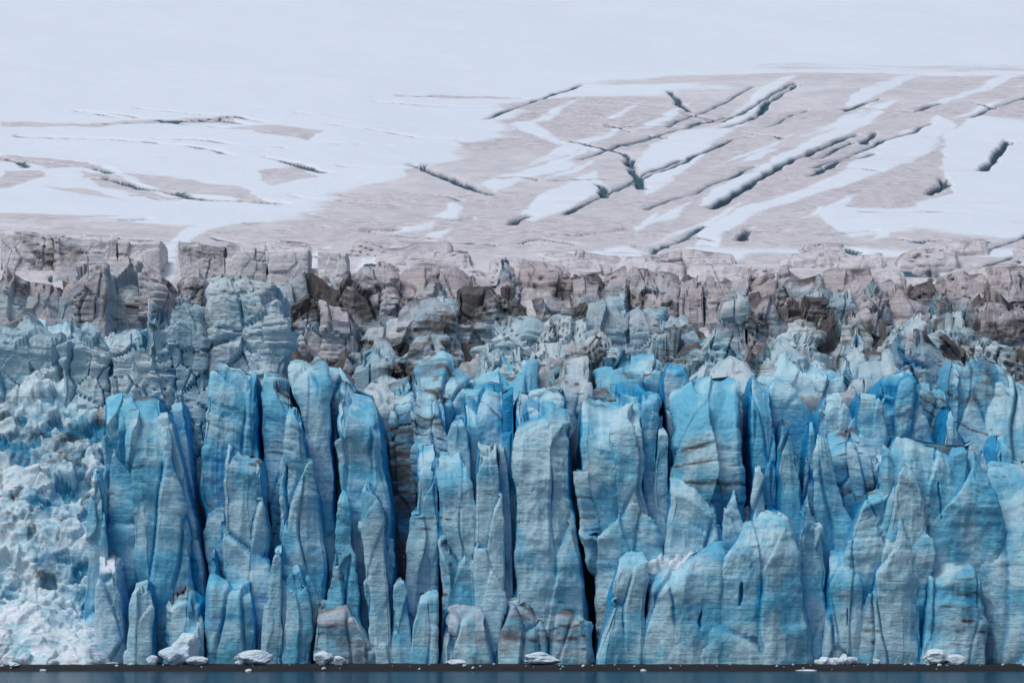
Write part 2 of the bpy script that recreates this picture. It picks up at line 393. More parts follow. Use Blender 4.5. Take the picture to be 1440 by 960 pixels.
# broad swell of the sheet
XX = xcol(PX, YY)
lefty = ss(330, 150, PX)*ss(400, 470, PY)           # the front is set back behind the rubble bowl
YY = YY + lefty*16
sw = fbm(XX, YY, 0*XX, 60.0, 3)
ZZ = zrow(PY, YY)
up = ss(410, 380, PY)
ZZ = ZZ + up*sw*1.6 + ss(390,360,PY)*0.5*fbm(XX, YY, 0*XX+4, 9.0, 4, 0.5, 1.0, 1)
# wispy, streaked warp of the pixel coordinates for mask edges
wx = PX + 10*fbm(XX, YY, 0*XX+9, 14.0, 4)+3*fbm(XX, YY, 0*XX+9, 2.5, 3); wy = PY + 5*fbm(XX, YY, 0*XX+19, 12.0, 4)
BND = np.array([(-200,322),(0,320),(180,322),(250,326),(330,318),(420,300),(520,262),(590,225),(660,190),(710,160),(770,140),(850,124),(1000,115),(1130,109),(1440,100),(1700,90)], float)
bnd = np.interp(wx, BND[:,0], BND[:,1])
wisp = 26*fbm(XX, YY, 0*XX+2, 30.0, 6, 0.35, 1.3, 1, 0.6)
snow = 1-ss(-16, 26, wy-bnd+wisp*1.8)
dirt_polys = [[(0,172),(120,176),(240,172),(335,166),(325,178),(200,179),(0,182)], [(310,184),(390,180),(455,190),(440,204),(380,196)], [(0,246),(50,243),(65,256),(30,268),(0,270)],
    [(105,246),(160,250),(235,273),(300,282),(230,277),(150,266)], [(75,266),(120,268),(178,281),(120,277)], [(165,245),(270,250),(340,262),(380,285),(300,275),(220,262)], [(360,240),(420,236),(450,250),(380,262)],
    [(0,303),(80,305),(180,312),(90,314),(0,312)], [(-20,214),(40,220),(120,232),(140,240),(60,238),(0,230)], [(520,134),(640,131),(735,131),(640,135)], [(560,240),(600,236),(690,272),(640,272),(580,255)], [(700,165),(760,150),(850,150),(870,175),(780,175)],
    [(640,200),(760,195),(860,205),(900,235),(840,240),(760,225),(690,215)]]
for pl in dirt_polys: snow = np.minimum(snow, 1-0.95*poly_mask(wx+2*wisp*0.3, wy, pl, 5))
snow_polys = [[(892,232),(905,277),(935,264),(990,218),(1030,178),(1008,170),(945,184),(905,212)], [(1004,174),(1045,170),(1090,132),(1126,108),(1100,110),(1045,140)],
    [(980,292),(1012,287),(1062,255),(1130,218),(1200,188),(1272,137),(1250,139),(1190,170),(1110,213),(1060,238),(1000,268)], [(1182,156),(1212,150),(1240,130),(1290,102),(1255,104),(1215,122)],
    [(1296,152),(1335,145),(1445,100),(1420,98),(1335,134)], [(975,345),(985,315),(1040,292),(1110,272),(1180,245),(1210,215),(1260,190),(1320,165),(1345,178),(1310,205),(1240,245),(1160,272),(1060,300),(1020,325),(1010,345)],
    [(1325,190),(1370,165),(1450,172),(1620,180),(1620,335),(1440,328),(1330,310),(1220,325),(1160,303),(1270,290),(1340,270),(1320,235)], [(1150,290),(1300,288),(1450,300),(1440,332),(1300,322),(1200,330),(1150,305)],
    [(955,342),(1100,343),(1260,346),(1620,344),(1620,360),(1440,360),(1230,355),(1080,350),(990,362)], [(728,306),(770,270),(832,243),(850,266),(805,294),(750,312)], [(608,304),(640,280),(652,290),(640,309)],
    [(540,328),(570,316),(615,307),(610,318),(560,328)], [(716,170),(745,165),(790,196),(870,212),(850,214),(780,203)], [(675,262),(790,224),(815,233),(700,274)], [(745,348),(880,341),(938,358),(905,363),(800,359)], [(893,318),(926,291),(915,312),(900,328)],
    [(240,348),(262,320),(340,308),(355,312),(290,328),(262,350)], [(424,388),(440,355),(468,345),(455,362),(436,388)], [(595,325),(640,312),(620,335),(600,345)], [(498,383),(512,358),(560,355),(550,380)], [(1010,345),(990,362),(1030,368),(1060,350)], [(222,400),(232,345),(252,345),(250,400)]]
rs6 = random.Random(9)
for i in range(20):                                     # drifted snow in the shallow diagonal troughs
    x0 = rs6.uniform(700, 1420); y0 = rs6.uniform(165, 350); L = rs6.uniform(50, 170); wd_ = rs6.uniform(2.5, 6.5)
    snow_polys.append([(x0,y0),(x0+L*0.5,y0-L*0.21-wd_*0.6),(x0+L,y0-L*0.43),(x0+L*0.55,y0-L*0.2+wd_)])
for pl in snow_polys: snow = np.maximum(snow, poly_mask(wx, wy*0.7+PY*0.3+wisp*0.10, pl, 9.0)*(0.82+0.5*fbm(XX, YY, 0*XX+44, 6.0, 4, 0.5, 1.2, 1)))
snow = snow*ss(412, 385, PY)
ZZ = ZZ + up*0.12*(snow-0.5)*ss(60,140,PY)
# crevasses (photo polylines laid on the sheet; widths and depths in metres)
crev = [([(-60,178),(100,178),(200,176),(330,169)],4,2.2), ([(30,193),(120,195),(200,202),(260,209),(328,224)],6,3), ([(372,226),(420,235),(462,244)],5,2.5), ([(-60,212),(0,217),(38,237)],6,3), ([(36,239),(100,238),(128,238)],5,2.5),
    ([(128,239),(156,246)],12,6), ([(156,252),(210,264),(290,280),(394,288)],11,4), ([(583,233),(602,243),(640,257),(692,275)],10,5), ([(582,236),(600,232)],6,4), ([(478,283),(520,287),(548,291)],6,3), ([(525,137),(640,134),(735,134)],3.5,2), ([(530,145),(620,148),(716,150)],3.5,2.2),
    ([(878,217),(892,236)],6,4), ([(892,238),(903,268)],4,3), ([(1122,120),(1080,140),(1058,162),(1010,175)],3,3), ([(1205,188),(1150,212),(1100,236),(1062,254)],2.5,3), ([(1060,256),(1000,292)],4,3), ([(942,127),(968,152)],5,3.5), ([(1288,156),(1306,150),(1325,146)],6,3),
    ([(1384,236),(1402,212),(1420,194)],5,3.5), ([(1306,272),(1326,256),(1330,248)],5,3.5), ([(845,139),(960,146)],3,1.8), ([(855,172),(900,186),(935,193)],4,2.5), ([(1040,182),(1085,190),(1102,197)],5,2.6), ([(720,313),(730,306),(746,302)],6,4), ([(512,323),(552,319)],5,3),
    ([(756,156),(800,158),(850,160)],4,2.5), ([(1375,146),(1400,158)],5,2.5), ([(1160,326),(1226,322)],5,3), ([(1040,332),(1052,318)],5,3), ([(845,262),(850,280)],4,3), ([(635,308),(660,306)],5,3.5), ([(310,172),(345,178)],5,2.5),([(353,317),(368,316)],8,4),([(180,313),(205,311)],6,3),
    ([(480,210),(545,209)],5,2.5),([(1230,185),(1215,205)],3,2),([(962,154),(1000,160)],6,3),([(790,195),(880,216)],2.5,1.2),([(1140,250),(1180,228),(1230,216)],2.5,1.5)]
rs = random.Random(4)
for i in range(46):                                     # broken steps where the surface starts to break up
    x0 = rs.uniform(-40, 1460); y0 = rs.uniform(322, 392); ln = rs.uniform(40, 150); dy = rs.uniform(-5, 5)
    crev.append(([(x0,y0),(x0+ln*0.5,y0+dy),(x0+ln,y0+rs.uniform(-4,4))], rs.uniform(2.5,4.5), rs.uniform(1.2,2.6)))
bare_shade = np.zeros_like(PX); rs5 = random.Random(33)
for i in range(50):                                     # long fine cracks, in roughly parallel sets
    x0 = rs5.uniform(-60, 1440); y0 = rs5.uniform(150, 385); right = x0 > 640
    L = rs5.uniform(40, 190); sl = (-0.42 if right else 0.10)+rs5.uniform(-0.08, 0.08)
    if right and rs5.random() < 0.35: sl = rs5.uniform(-0.03, 0.08)
    crev.append(([(x0+L*t, y0+sl*L*t+rs5.uniform(-2.5,2.5)) for t in (0,0.3,0.65,1.0)], 1.2, 1.2))
cv = np.zeros_like(PX); carve = np.zeros_like(PX)
jx = 1.2*fbm(XX, YY, 0*XX+5, 8.0, 2); jy = 1.6*fbm(XX, YY, 0*XX+6, 12.0, 2)
for pts, wd, dp in crev:
    for a, b in zip(pts[:-1], pts[1:]):
        ya, yb_ = float(ymap(a[1])), float(ymap(b[1])); xa, xb = xcol(a[0], ya), xcol(b[0], yb_)
        m = (PX > min(a[0],b[0])-25) & (PX < max(a[0],b[0])+25) & (PY > min(a[1],b[1])-14) & (PY < max(a[1],b[1])+14)
        if not m.any(): continue
        x = XX[m]+jx[m]; y = YY[m]+jy[m]
        dx, dy = xb-xa, yb_-ya; t = np.clip(((x-xa)*dx+(y-ya)*dy)/(dx*dx+dy*dy+1e-9), 0, 1)
        d = np.hypot(x-xa-t*dx, y-ya-t*dy)
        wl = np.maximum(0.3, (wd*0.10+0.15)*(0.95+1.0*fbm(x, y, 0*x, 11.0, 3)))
        on = ss(0.1, 0.4, wl); g = on*ss(wl+0.9, wl-0.5, d); bare_shade[m] = np.maximum(bare_shade[m], on*ss(wl+1.0, wl+0.0, d))
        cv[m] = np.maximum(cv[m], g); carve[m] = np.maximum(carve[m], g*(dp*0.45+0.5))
ZZ = ZZ - carve
snow = snow*(1-bare_shade)
# icefall zone below: heavy broken relief
brk = ss(385, 415, PY)
ca, sa_ = math.cos(0.5), math.sin(0.5)
U = XX*ca+YY*sa_; W_ = -XX*sa_+YY*ca
def rid(x, y, z, sc1): return 1-2*np.abs(fbm(x, y, z, sc1, 1))
rg = rid(U*0.8, W_*1.2, ZZ*0.5, 11.0)*1.0 + rid(U, W_, ZZ+7, 5.5)*0.55 + rid(XX, YY, ZZ+3, 2.6)*0.30 + rid(XX, YY, ZZ, 1.2)*0.14
ZZ = ZZ + brk*ss(575,520,PY)*(3.4*(rg-0.9))
YY2 = YY - brk*ss(560,600,PY)*2.0*fbm(XX, YY, ZZ, 5.0, 4)
tr = fbm(XX, YY, ZZ, 9.0, 4)
plate = ss(470, 500, PY)*ss(575, 545, PY)               # pale rolling ice behind the front
hol = ss(0.9, 0.3, rg)*brk
blue = 0.35*brk*ss(440,500,PY)+1.0*ss(0.35,0.9,bare_shade)+ss(545,600,PY)*0.9 + 0.12*plate + 0.1*tr  # bare crevasse walls and lips painted dark for the shade inside
dirt = brk*(0.66+0.9*tr)*ss(535,480,PY) + plate*(0.30+0.8*tr) + 0.45*bare_shade*(0.5+tr) + 0.10*ss(110,200,PY)*(1-snow)*(0.5+tr)
gully = poly_mask(PX, PY, [(552,640),(578,640),(572,740),(566,830),(552,830),(556,720)], 4)
dirt = np.maximum(dirt, gully*0.9)
blue = blue*(1-gully)
silt = (1-snow)*ss(60,120,PY)*(0.60+0.9*fbm(XX, YY, 0*XX, 24.0, 5, 0.3, 1.4, 1, 0.6))*ss(520,440,PY)*(1-bare_shade)
silt = silt + 0.25*plate + snow*ss(90,200,PY)*0.30*ss(0.0,0.5,fbm(XX+90, YY, 0*XX, 30.0, 5, 0.3, 1.4, 1))
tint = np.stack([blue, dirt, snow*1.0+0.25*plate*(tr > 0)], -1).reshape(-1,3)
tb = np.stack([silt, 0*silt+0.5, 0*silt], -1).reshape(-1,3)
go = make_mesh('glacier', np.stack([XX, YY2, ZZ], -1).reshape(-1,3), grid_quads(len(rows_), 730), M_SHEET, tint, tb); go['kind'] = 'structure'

# ---- crushed-ice slope filling the bowl at the left
def rubble_sheet(name, label, xs, ys, ym, amp, cell, xfun=None, edge=None, seed=0, tintv=(0.22,0.12,0.25), mat=None, cat='ice rubble'):
    px, py = np.meshgrid(xs, ys)
    y = np.interp(py, [a for a,b in ym], [b for a,b in ym])
    if xfun is not None: y = y + xfun(px, py)
    x = xcol(px, y); z = zrow(py, y)
    P = np.stack([x, y, z], -1); N = normals_grid(P); N = N*np.where(N[...,1:2] > 0, -1, 1)
    c1, e1, a1, b1 = worley(x, y, z, cell, seed+1); c2, e2, a2, b2 = worley(x, y, z, cell*0.4, seed+4)
    big = fbm(x+seed, y, z, cell*3.2, 4)
    D = amp*(2.4*big + 0.9*c1*ss(0,0.12,e1) + 0.5*(a1*c1+b1)*ss(0,0.2,e1)/cell + 0.26*c2*ss(0,0.2,e2) + 0.16*fbm(x, y+seed, z, cell*0.35, 3))
    e = np.ones_like(px) if edge is None else edge(px, py)
    P = P+N*(D*e)[...,None]
    t = np.stack([tintv[0]+0.8*fbm(x,y,z,cell*2,3)-0.35*c1, tintv[1]+0.8*fbm(x+33,y,z,cell*2.2,4)+0.25*ss(0.10,0,e1), tintv[2]+0.3*c2+0.6*fbm(x,y+21,z,cell*1.8,3)], -1).reshape(-1,3)
    o = make_mesh(name, P.reshape(-1,3), grid_quads(len(ys), len(xs)), mat or M_RUB, t, np.full((t.shape[0],3), (0.0,0.6,0.0)))
    o['kind'] = 'stuff'; return tag(o, label, cat)
rubble_sheet('crushed_ice_slope', 'broad slope of crushed pale teal ice beside the fluted pillars', np.linspace(-170, 215, 230), np.linspace(446, 942, 290),
    [(440,468),(460,458),(520,441),(600,427),(700,416),(780,408),(860,402),(942,397)], 1.2, 2.3, lambda px, py: 10*ss(150,215,px)+4*ss(120,160,px)*0, None, 3, (0.34,0.18,0.10))
rubble_sheet('snowy_debris_apron', 'low apron of white crushed ice at the foot of the rubble slope', np.linspace(-170, 178, 210), np.linspace(836, 941, 90),
    [(836,406),(870,399),(900,395),(941,391)], 0.55, 2.0, lambda px, py: 8*ss(40,150,px)*ss(935,840,py)+9*ss(118,178,px), None, 8, (0.05,0.02,0.42))
rubble_sheet('crushed_ice_heap', 'heap of crushed white ice behind the broad foreground block', np.linspace(890, 1085, 130), np.linspace(712, 830, 80),
    [(712,409),(760,405),(800,401),(830,400)], 0.7, 1.3, lambda px, py: 9*ss(1000,890,px)*ss(800,720,py)+6*ss(770,715,py)*ss(1060,960,px), None, 12, (0.10,0.04,0.55))

# ================================================================= FRONT ICE PILLARS
FR = [
 ('tall_serac','fluted pale blue slab pillar at the edge of the crushed ice slope',405,[(553,150,172),(570,144,186),(620,142,188),(700,138,190),(780,132,192),(860,128,192),(938,126,194)],dict(flute=2.2,strata=0.4,blue=0.1,dirt=0.05,dirt_top=0.1)),
 ('ice_fin','thin short fin leaning on the fluted slab beside the crushed ice',401,[(655,130,137),(700,127,146),(790,121,150),(860,114,154),(938,108,156)],dict(blue=0.3,dirt=0.02,strata=0.5)),
 ('ice_stub','frosted white stub below the fluted slab pillar',397,[(786,140,162),(830,134,172),(880,130,177),(938,126,180)],dict(snow=0.45,dirt=0.02,blue=0.15)),
 ('tall_serac','broad smooth pillar with a rounded shoulder beside the fluted slab',401,[(562,182,210),(580,178,218),(620,177,232),(660,178,244),(720,181,262),(780,183,278),(840,186,288),(938,188,292)],dict(blue=0.12,strata=0.7,dirt=0.16,layer=2.0)),
 ('ice_fin','rounded blade with brown seams hugging the broad round-shouldered pillar',404,[(578,223,235),(600,218,243),(640,228,253),(680,240,263),(740,250,277),(800,262,288),(860,268,293),(938,268,294)],dict(blue=0.2,dirt=0.25)),
 ('ice_fin','vivid blue thin blade deep in the gap beside a brown-seamed fin',410,[(568,240,256),(620,242,263),(700,250,274),(770,262,288),(860,268,294)],dict(blue=0.9,dirt=0.02,strata=0.3,amp=0.6)),
 ('ice_stub','rounded grey stub standing before a narrow black cleft',395.5,[(822,190,206),(850,182,214),(900,179,216),(938,176,218)],dict(blue=0.05,dirt=0.15,strata=0.5)),
 ('ice_stub','dirt-capped squat block at the foot of the round-shouldered pillar',396,[(835,240,262),(850,231,282),(900,228,286),(938,226,288)],dict(blue=0.05,dirt=0.25,dirt_top=0.8)),
 ('tall_serac','tall bulky pillar with vivid blue hollow flank and flat grey crown',404,[(515,322,352),(528,312,360),(560,296,362),(600,284,363),(640,277,367),(700,276,374),(760,282,384),(830,290,386),(938,292,386)],dict(blue=0.35,dirt=0.12,dirt_top=0.35,top_back=8)),
 ('ice_slab','flat-topped layered slab fronting the tall bulky pillar',400,[(635,326,361),(650,316,365),(700,309,371),(740,307,378),(800,308,383),(870,314,382),(938,316,380)],dict(blue=0.15,strata=1.3,dirt=0.10,layer=1.1)),
 ('ice_spire','little sharp spire between two blue clefts',399,[(772,298,302),(800,295,307),(830,293,314),(880,290,318),(938,288,320)],dict(blue=0.2,dirt=0.03)),
 ('ice_block','wide blue-bellied block with jagged top at the pillar foot',396,[(817,302,350),(828,291,355),(870,286,360),(938,286,363)],dict(blue=0.35,dirt=0.05,strata=0.5)),
 ('tall_serac','narrow recessed pillar stained brown beside a black slot',407,[(528,372,400),(545,365,408),(600,364,414),(660,368,420),(740,378,432),(820,380,434),(938,376,434)],dict(blue=0.35,dirt=0.35)),
 ('ice_spire','tall pointed pillar with even layering',401,[(573,413,419),(600,406,427),(640,398,437),(690,391,449),(740,390,458),(800,388,463),(860,384,462),(938,374,458)],dict(blue=0.15,strata=1.2,dirt=0.05,slits=5)),
 ('ice_slab','smooth tapering slab at the foot of the pointed pillar',396.5,[(787,398,412),(810,391,428),(860,389,438),(938,391,441)],dict(blue=0.12,dirt=0.02,strata=0.5)),
 ('ice_stub','low cracked stub between two tapering slabs',396,[(768,388,397),(800,378,398),(870,368,396),(938,363,399)],dict(blue=0.2,dirt=0.02,strata=0.5)),
 ('tall_serac','long curving pillar with rounded grey crown',406,[(505,394,430),(518,390,446),(540,398,459),(580,418,465),(640,430,470),(700,440,473),(780,448,476),(860,450,480),(938,448,482)],dict(blue=0.35,dirt=0.15,top_back=10)),
 ('ice_mound','hump-backed round crown behind the curving pillars',414,[(513,452,478),(526,444,493),(555,446,507),(600,452,515),(680,460,520),(760,462,520)],dict(blue=0.2,dirt=0.2,top_back=8,strata=0.8)),
 ('tall_serac','domed thick pillar with saturated blue window bordering the brown gully',402,[(550,482,506),(563,475,520),(600,466,533),(640,468,544),(700,478,552),(760,486,556),(840,492,557),(938,494,556)],dict(blue=0.4,dirt=0.05,strata=0.8)),
 ('ice_spire','slender dark-seamed spire before the domed thick pillar',398.5,[(689,480,487),(720,474,494),(780,466,500),(860,458,508),(938,450,516)],dict(blue=0.15,dirt=0.25,strata=1.2)),
 ('ice_spire','slim bright spire close against the domed thick pillar',397.5,[(682,513,521),(700,507,532),(740,505,541),(800,511,546),(870,517,551),(938,520,554)],dict(blue=0.25,dirt=0.06)),
 ('ice_block','low block stained with brown grit before the slender spire',395.5,[(852,447,468),(868,441,500),(900,439,522),(938,437,526)],dict(silt=0.45, blue=0.05,dirt=0.4,dirt_top=0.5)),
 ('ice_spire','small pale spike at the mouth of the brown gully',398,[(813,556,563),(840,551,572),(900,547,581),(938,545,584)],dict(blue=0.2,dirt=0.05)),
 ('tall_serac','ragged layered pillar on the far bank of the brown gully',403,[(621,592,606),(640,587,614),(700,580,617),(760,574,619),(830,571,618),(938,566,618)],dict(blue=0.2,strata=1.3,dirt=0.16)),
 ('ice_slab','leaning clean slab against the ragged layered pillar',396.5,[(833,598,611),(850,589,614),(880,579,616),(938,570,617)],dict(blue=0.15,dirt=0.02,strata=0.4)),
 ('tall_serac','wedge-shouldered pillar sloping down to a blue slot',401,[(627,614,622),(650,612,640),(670,612,652),(695,612,664),(740,614,673),(820,618,678),(938,618,692)],dict(blue=0.22,strata=1.0,dirt=0.14)),
 ('ice_bulb','smooth blue bulb of clear ice above the wedge-shouldered pillar',406,[(587,637,650),(605,629,658),(630,627,661),(660,640,662),(700,650,664),(760,652,666)],dict(blue=0.6,strata=0.15,flute=0.2,dirt=0.02,amp=0.6)),
 ('tall_serac','broad upper block split by a ledge with blue underside',409,[(545,660,700),(558,652,703),(600,651,709),(640,652,715),(720,656,721),(800,660,723),(880,664,723)],dict(blue=0.35,dirt=0.2,layer=3.0)),
 ('ice_slab','thin layered slab before the ledge-split block',400,[(623,676,690),(650,671,702),(700,668,708),(740,665,711),(800,664,713),(870,664,708),(938,662,704)],dict(blue=0.2,strata=1.2,dirt=0.10)),
 ('ice_fin','narrow fin standing in the deep blue slot',403,[(627,702,709),(660,700,716),(740,702,721),(800,704,723),(880,700,720)],dict(blue=0.45,dirt=0.02)),
 ('ice_tower','dark-mottled column at the grimy shoulder above the gully',415,[(536,540,562),(556,532,578),(600,536,588),(680,545,596),(760,556,600)],dict(blue=0.25,dirt=0.45,flute=1.8)),
 ('ice_tower','grit-streaked fluted column next to the blue bulb',412,[(540,584,612),(560,575,624),(600,574,632),(660,582,636),(740,590,640)],dict(blue=0.3,dirt=0.5,flute=2.0)),
 ('tall_serac','massive layered pillar standing between two deep blue slots',400,[(543,738,775),(555,723,789),(600,720,797),(640,720,802),(700,722,807),(760,722,819),(820,722,831),(880,712,836),(938,704,840)],dict(blue=0.18,strata=1.4,dirt=0.16,layer=1.2,slits=3)),
 ('ice_fin','triangular blue fin wedged behind the massive layered pillar',406,[(547,706,722),(600,706,724),(700,710,728),(800,714,730)],dict(blue=0.75,dirt=0.02,strata=0.3)),
 ('ice_lump','rounded grey lump with dirty rim below the massive pillar',395.5,[(846,735,750),(860,716,767),(890,706,771),(938,701,774)],dict(silt=0.45, blue=0.0,dirt=0.28,dirt_top=0.7,strata=0.2,n=2.2)),
 ('ice_lump','brown-rimmed lump beside the black slot below the massive pillar',395.8,[(858,782,806),(874,772,820),(905,769,829),(938,767,834)],dict(silt=0.45, blue=0.0,dirt=0.38,dirt_top=0.8,strata=0.2,n=2.2)),
 ('ice_block','silt-tinged tapered block under the thin layered slab',395.8,[(853,634,664),(868,621,683),(900,617,692),(938,611,700)],dict(silt=0.45, blue=0.05,dirt=0.12,dirt_top=0.3,strata=0.4)),
 ('tall_serac','wide pillar facing two deep clefts beside the windowed tower',401,[(555,838,862),(574,822,902),(610,812,905),(660,813,907),(720,818,917),(770,827,928),(830,834,930),(938,836,932)],dict(blue=0.2,strata=1.4,dirt=0.22,layer=1.3)),
 ('ice_tower','windowed blue column block above the wide cleft-flanked pillar',409,[(551,868,928),(575,864,932),(620,864,935),(700,880,938),(780,890,940)],dict(blue=0.5,dirt=0.15,flute=2.0)),
 ('ice_slab','tall thin slab rising beside the windowed column block',404,[(555,901,924),(600,899,926),(660,902,924),(720,905,928),(780,906,934),(840,906,936)],dict(blue=0.35,dirt=0.05)),
 ('ice_spire','little stacked spire at the lip of the dark blue cleft',403,[(599,926,933),(618,924,942),(660,920,943),(700,915,945),(760,910,948)],dict(blue=0.2,dirt=0.04)),
 ('ice_fin','blue-walled crown flanking the dark cleft',411,[(515,938,960),(538,931,970),(600,938,966),(700,942,962),(780,944,962)],dict(blue=0.8,dirt=0.08,strata=0.3)),
 ('tall_serac','blocky grit-lined pillar with broken stacked faces',403,[(537,962,1010),(550,953,1037),(600,950,1043),(640,948,1046),(700,942,1051),(750,938,1057),(800,930,1062)],dict(blue=0.15,strata=1.6,dirt=0.22,layer=2.4)),
 ('ice_slab','smooth-faced slab low on the grit-lined pillar',400,[(681,946,990),(700,942,1008),(740,938,1017),(775,934,1022),(830,930,1026)],dict(blue=0.12,dirt=0.1,strata=0.6)),
 ('ice_spire','small pyramid spike before the grit-lined pillar',399,[(685,1029,1033),(710,1022,1042),(745,1017,1056),(790,1012,1064)],dict(blue=0.15,dirt=0.04)),
 ('ice_spire','thin upright sliver standing in front of a blue-flanked pillar',399.5,[(655,1063,1070),(690,1060,1077),(730,1058,1081),(790,1054,1086)],dict(blue=0.15,dirt=0.03)),
 ('tall_serac','two-tier pillar with smooth bulb above a cracked square block',405,[(536,1057,1072),(560,1054,1082),(590,1053,1090),(605,1053,1091),(609,1057,1088),(614,1055,1093),(660,1056,1095),(720,1057,1097),(800,1058,1100)],dict(blue=0.4,dirt=0.12,slits=3,amp=0.7)),
 ('ice_dome','large smooth turquoise face of clear ice sloping to one side',411,[(535,1092,1106),(548,1081,1124),(570,1077,1141),(600,1079,1156),(650,1084,1166),(720,1088,1170)],dict(blue=0.42,strata=0.15,flute=0.2,dirt=0.02,amp=0.5,slits=0)),
 ('ice_spire','tall blunt spire with a grey stained tip',400.5,[(588,1099,1106),(610,1097,1118),(650,1095,1127),(700,1094,1131),(740,1092,1134),(810,1089,1138)],dict(blue=0.28,dirt=0.03,dirt_top=0.6)),
 ('ice_spire','needle-thin spire between two taller spires',403,[(594,1137,1141),(615,1134,1148),(650,1132,1152),(700,1128,1160),(780,1124,1164)],dict(blue=0.3,dirt=0.02)),
 ('ice_spire','broad-based spire flaring out over a brown ledge',400.5,[(611,1151,1157),(640,1146,1166),(680,1144,1176),(720,1145,1190),(760,1140,1210),(830,1135,1218)],dict(blue=0.25,dirt=0.08,dirt_top=0.1)),
 ('ice_spire','small cone at the foot of the broad-based spire',398.5,[(690,1133,1137),(720,1128,1146),(750,1124,1156),(800,1118,1164)],dict(blue=0.15,dirt=0.05)),
 ('ice_tower','stacked block column with dark seams behind the flaring spire',406,[(597,1162,1186),(612,1157,1197),(660,1163,1201),(720,1176,1218),(790,1180,1230)],dict(blue=0.2,dirt=0.4,strata=1.5,layer=1.8)),
 ('ice_tower','knobbly stacked column beside the dark-seamed one',405,[(600,1196,1225),(620,1192,1229),(680,1195,1232),(740,1198,1240),(800,1200,1244)],dict(blue=0.2,dirt=0.35,strata=1.6,layer=1.6)),
 ('ice_tower','short twin-fluted column under the tall leaning fin',404,[(618,1233,1250),(650,1230,1256),(700,1230,1263),(770,1226,1270)],dict(blue=0.3,dirt=0.15,flute=2)),
 ('ice_fin','tall leaning fin with blue chute and grit-freckled face',409,[(525,1247,1276),(540,1236,1287),(570,1232,1297),(600,1237,1305),(640,1245,1319),(700,1248,1328),(760,1248,1332)],dict(blue=0.5,dirt=0.14,top_back=8)),
 ('ice_fin','shorter rounded fin at the foot of the grit-freckled one',406,[(551,1211,1230),(570,1207,1240),(610,1207,1247),(660,1213,1252),(720,1218,1256)],dict(blue=0.4,dirt=0.04)),
 ('ice_mound','knobbly blue hump above the stacked columns',412,[(554,1162,1180),(573,1152,1196),(600,1149,1209),(650,1153,1214),(720,1158,1218)],dict(blue=0.4,dirt=0.15,strata=0.6)),
 ('ice_spire','lone bright blue-banded spire above the lumpy foreground mass',404,[(568,1334,1339),(590,1330,1348),(610,1327,1362),(640,1325,1380),(690,1320,1404),(760,1314,1424)],dict(blue=0.45,dirt=0.02,strata=1.3,layer=2.2,slits=0)),
 ('ice_mass','lumpy frosted mass crowned with small knobs',397.5,[(622,1276,1330),(640,1266,1352),(665,1256,1380),(700,1246,1410),(760,1232,1424),(830,1222,1430),(938,1214,1436)],dict(blue=0.35,dirt=0.10,snow=0.15,amp=1.2,strata=0.9,slits=5)),
 ('ice_fin','sharp-edged fin with white crest on the lumpy mass',395.5,[(647,1274,1281),(670,1266,1292),(700,1257,1303),(740,1250,1308),(790,1236,1306),(850,1226,1300)],dict(blue=0.2,dirt=0.06,strata=0.7)),
 ('ice_slab','slanting layered slab leaning to the lumpy mass',396.5,[(678,1236,1262),(720,1206,1264),(760,1190,1264),(820,1184,1262),(880,1190,1260)],dict(blue=0.08,dirt=0.2,strata=1.2)),
 ('ice_fin','ridge-backed fin with deep blue pocket behind the lumpy mass',400,[(628,1338,1358),(650,1331,1368),(700,1334,1376),(760,1338,1386),(860,1344,1392),(938,1346,1396)],dict(blue=0.55,dirt=0.05)),
 ('ice_cliff','big smooth grey-blue wall with inclined bedding',396,[(652,1400,1590),(668,1376,1600),(710,1362,1600),(780,1362,1590),(860,1372,1600),(938,1382,1600)],dict(blue=0.05,dirt=0.12,strata=1.1,flute=0.4,layer=1.3,tilt=-0.22,slits=2,silt=0.12)),
 ('tall_serac','smooth round-headed column beside a black slot',396.5,[(771,1180,1192),(784,1170,1203),(830,1165,1211),(938,1155,1215)],dict(blue=0.3,dirt=0.04,strata=0.5,slits=4)),
 ('ice_block','brownish grey face low between two thin slots',394.5,[(796,1322,1345),(815,1306,1382),(860,1300,1388),(938,1296,1390)],dict(blue=0.0,dirt=0.2,silt=0.3,strata=0.8,flute=0.4)),
 ('ice_buttress','broad peaked foreground block with sleek blue face',394.5,[(713,1068,1080),(722,1058,1094),(740,1042,1113),(770,1022,1124),(800,1004,1132),(850,986,1142),(900,970,1150),(938,958,1154)],dict(blue=0.22,dirt=0.03,strata=0.7,flute=0.4,snow=0.1,slits=6,layer=2.2)),
 ('ice_block','low wide blue block joined to the broad peaked one',395,[(786,962,1004),(800,932,1016),(830,912,1022),(880,901,1024),(938,894,1026)],dict(blue=0.28,dirt=0.06,strata=0.6,flute=0.4,slits=4)),
 ('ice_slab','pale leaning slab between the black slot and the wide blue block',395.5,[(777,879,895),(790,868,908),(820,858,913),(870,848,912),(938,834,910)],dict(blue=0.08,dirt=0.06,strata=0.4)),
 ('ice_block','grimy square block in shade above the spire-topped mass',417,[(543,1294,1322),(558,1288,1336),(620,1298,1340),(700,1300,1342)],dict(blue=0.3,dirt=0.4,strata=1.3)),
 ('ice_block','grit-veined tilted block behind the blue-banded spire',416,[(514,1350,1400),(530,1337,1424),(580,1326,1434),(640,1322,1440),(720,1322,1440)],dict(blue=0.2,dirt=0.26,strata=1.2,layer=3.0)),
 ('ice_cliff','swirl-veined wall of ice behind the big grey-blue wall',411,[(546,1414,1450),(568,1397,1500),(640,1386,1580),(720,1390,1600),(780,1390,1600)],dict(blue=0.15,dirt=0.24,strata=1.4,tilt=0.3)),
